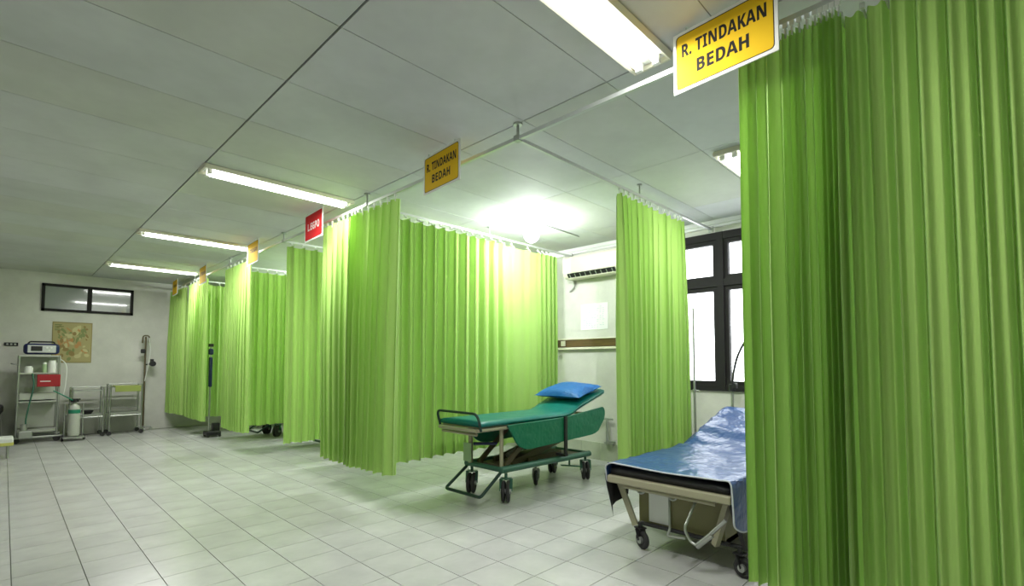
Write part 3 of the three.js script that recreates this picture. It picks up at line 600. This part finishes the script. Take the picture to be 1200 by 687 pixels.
for (const [x, w, h, mat, label] of [[-1.60, 0.10, 0.10, M.white, 'small white container on the upper cart shelf'], [-1.42, 0.06, 0.16, M.paleGreen, 'pale green bottle on the upper cart shelf'], [-1.33, 0.12, 0.19, M.white, 'larger white canister on the upper cart shelf']]) {
  const t = thing(w > 0.07 ? 'canister' : 'bottle', label, w > 0.07 ? 'container' : 'bottle', [x, 1.08, -8.22]);
  part('body', cyl(w / 2, h * 0.82, 0, h * 0.41, 0, 0, 0, 0, 18), mat, t);
  part('lid', cyl(w * 0.4, h * 0.18, 0, h * 0.91, 0, 0, 0, 0, 18, w * 0.34), M.white, t);
}
{
  const t = thing('suction_hose', 'dark hose dangling down the front of the equipment cart', 'hose', [-1.56, 0, -8.07]);
  part('tube', [wire([[0, 1.07, 0], [0.02, 0.9, 0.02], [-0.02, 0.6, 0.02], [-0.05, 0.35, 0.01], [-0.04, 0.2, 0]], 0.012)], M.greenPaint, t);
  part('motor_box', [rbox(0.16, 0.12, 0.12, 0.02, -0.05, 0.14, 0), cyl(0.04, 0.1, -0.07, 0.25, 0)], M.dullSteel, t);
}
{
  const t = thing('oxygen_cylinder', 'white and green oxygen cylinder on a small trolley', 'gas cylinder', [-1.06, 0, -8.02]);
  part('cylinder', new THREE.LatheGeometry([[0.001, 0.07], [0.072, 0.07], [0.075, 0.09], [0.075, 0.48], [0.06, 0.545], [0.03, 0.575], [0.022, 0.61], [0.001, 0.61]].map((q) => new THREE.Vector2(...q)), 22), M.whitePaint, t);
  part('collar', cyl(0.077, 0.06, 0, 0.46, 0, 0, 0, 0, 22), M.green, t);
  part('valve', [cyl(0.05, 0.05, 0, 0.635, 0, 0, 0, 0, 16), bar([-0.07, 0.65, 0], [0.07, 0.65, 0], 0.012)], M.black, t);
  part('trolley_frame', [bar([-0.11, 0.05, -0.05], [-0.11, 0.58, -0.05], 0.012), bar([0.11, 0.05, -0.05], [0.11, 0.58, -0.05], 0.012), span(-0.13, 0.13, 0.045, 0.065, -0.11, 0.11), bar([-0.11, 0.4, -0.05], [0.11, 0.4, -0.05], 0.01)], M.dullSteel, t);
  for (const s of [-1, 1]) part('wheel', cyl(0.045, 0.025, s * 0.13, 0.045, -0.02, 0, 0, Math.PI / 2, 16), M.rubber, t);
  part('gas_hose', [wire([[-0.03, 0.64, 0.05], [-0.14, 0.72, 0.08], [-0.26, 0.80, 0.06]], 0.01)], M.green, t);
}
function trolley(x, w, h, label) {
  const t = thing('instrument_trolley', label, 'trolley', [x, 0, -8.48], 0, 'steel instrument trolleys by the far wall');
  const d = 0.19;
  for (const [a, b] of [[-w, -d], [w, -d], [-w, d], [w, d]]) { part('leg', bar([a, 0.07, b], [a, h, b], 0.013), M.steel, t); part('wheel', cyl(0.034, 0.025, a, 0.035, b, Math.PI / 2, 0, 0, 14), M.rubber, t); }
  for (const y of [0.36, h - 0.06]) part('shelf', span(-w, w, y, y + 0.016, -d, d), M.dullSteel, t);
  part('guard_rail', [bar([-w, h, -d], [w, h, -d], 0.009), bar([-w, h, d], [-w, h, -d], 0.009), bar([w, h, d], [w, h, -d], 0.009)], M.steel, t);
  part('cross_bar', bar([-w, 0.44, -d], [w, 0.44, -d], 0.007), M.steel, t); part('cross_bar', bar([-w, 0.33, d], [w, 0.33, d], 0.012), M.steel, t);
  return t;
}
trolley(-0.87, 0.20, 0.82, 'bare steel trolley with a black bowl between cylinder and draped trolley');
trolley(-0.365, 0.22, 0.86, 'steel trolley with a folded yellow-green cloth on top');
{
  const t = thing('kidney_bowl', 'black bowl on the middle of the bare steel trolley', 'bowl', [-0.86, 0.376, -8.42]);
  part('bowl', new THREE.LatheGeometry([[0.001, 0.0], [0.05, 0.002], [0.085, 0.06], [0.08, 0.06], [0.045, 0.012], [0.001, 0.01]].map((q) => new THREE.Vector2(...q)), 20), M.black, t);
  const c = thing('folded_cloth', 'folded yellow-green cloth draped over the steel trolley', 'cloth', [-0.345, 0.816, -8.48]);
  part('cloth_top', [rbox(0.36, 0.02, 0.36, 0.006, 0, 0.01, 0.01), rbox(0.36, 0.10, 0.012, 0.005, 0, -0.03, 0.212)], std([0.30, 0.36, 0.09], 0.8), c);
}
{
  const t = thing('drip_stand', 'dark drip stand with hanging fittings against the far wall', 'drip stand', [-0.05, 0, -8.72]);
  starBase(t, 0.12, M.dullSteel, 4);
  part('pole', bar([0, 0.06, 0], [0, 1.72, 0], 0.015), M.brownMetal, t);
  part('top_hook', [pipe([[-0.05, 1.60, 0], [-0.04, 1.74, 0], [0.05, 1.74, 0], [0.06, 1.60, 0]], 0.012, 40)], M.brownMetal, t);
  part('fitting', [rbox(0.07, 0.08, 0.06, 0.015, -0.04, 1.45, 0.03)], M.black, t);
  part('gauge', [cyl(0.05, 0.05, 0.11, 1.22, 0.04, Math.PI / 2, 0, 0, 18), bar([0, 1.2, 0], [0.11, 1.22, 0.02], 0.012), box(0.05, 0.05, 0.05, 0.10, 1.28, 0.02)], M.black, t);
  part('tubing', [wire([[0.05, 1.7, 0.01], [0.07, 1.45, 0.03], [0.03, 1.1, 0.02], [0.0, 0.9, 0.02]], 0.007)], M.white, t);
}
{
  const t = thing('wall_socket', 'small dark socket plate on the far wall above the cart', 'socket', [-1.80, 1.535, ZF + 0.012]);
  part('plate', rbox(0.16, 0.055, 0.022, 0.006, 0, 0, 0), M.black, t);
  for (const x of [-0.045, 0, 0.045]) part('outlet', cyl(0.014, 0.008, x, 0, 0.013, Math.PI / 2, 0, 0, 12), M.dullSteel, t);
}
{
  const t = thing('step_stool', 'low step stool with pale yellow-white top at the ward side', 'stool', [-1.98, 0, -6.75]);
  part('top', [rbox(0.46, 0.07, 0.36, 0.02, 0, 0.225, 0)], M.white, t);
  part('skirt', [rbox(0.465, 0.045, 0.365, 0.012, 0, 0.185, 0)], M.yellow, t);
  for (const [x, z] of [[-0.18, -0.13], [0.18, -0.13], [-0.18, 0.13], [0.18, 0.13]]) part('leg', bar([x, 0.0, z], [x, 0.17, z], 0.014), M.dullSteel, t);
}
{
  const t = thing('low_cabinet', 'low dark grey cabinet at the left of the equipment cart', 'cabinet', [-2.15, 0, -8.58]);
  part('carcass', rbox(0.56, 0.40, 0.46, 0.008, 0, 0.25, 0), std([0.16, 0.17, 0.14], 0.5), t);
  part('door', [box(0.25, 0.34, 0.012, -0.135, 0.25, 0.235), box(0.25, 0.34, 0.012, 0.135, 0.25, 0.235)], std([0.20, 0.21, 0.17], 0.5), t);
  part('foot', [box(0.5, 0.05, 0.4, 0, 0.025, 0)], M.black, t);
  const c = thing('black_bag', 'rounded black bag on top of the low dark cabinet', 'bag', [-1.97, 0.45, -8.52]);
  part('bag_body', rbox(0.24, 0.14, 0.2, 0.05, 0, 0.07, 0), M.black, c);
  part('bag_handle', pipe([[-0.06, 0.13, 0], [-0.05, 0.19, 0], [0.05, 0.19, 0], [0.06, 0.13, 0]], 0.008, 30), M.black, c);
}
renderer.render(scene, camera);
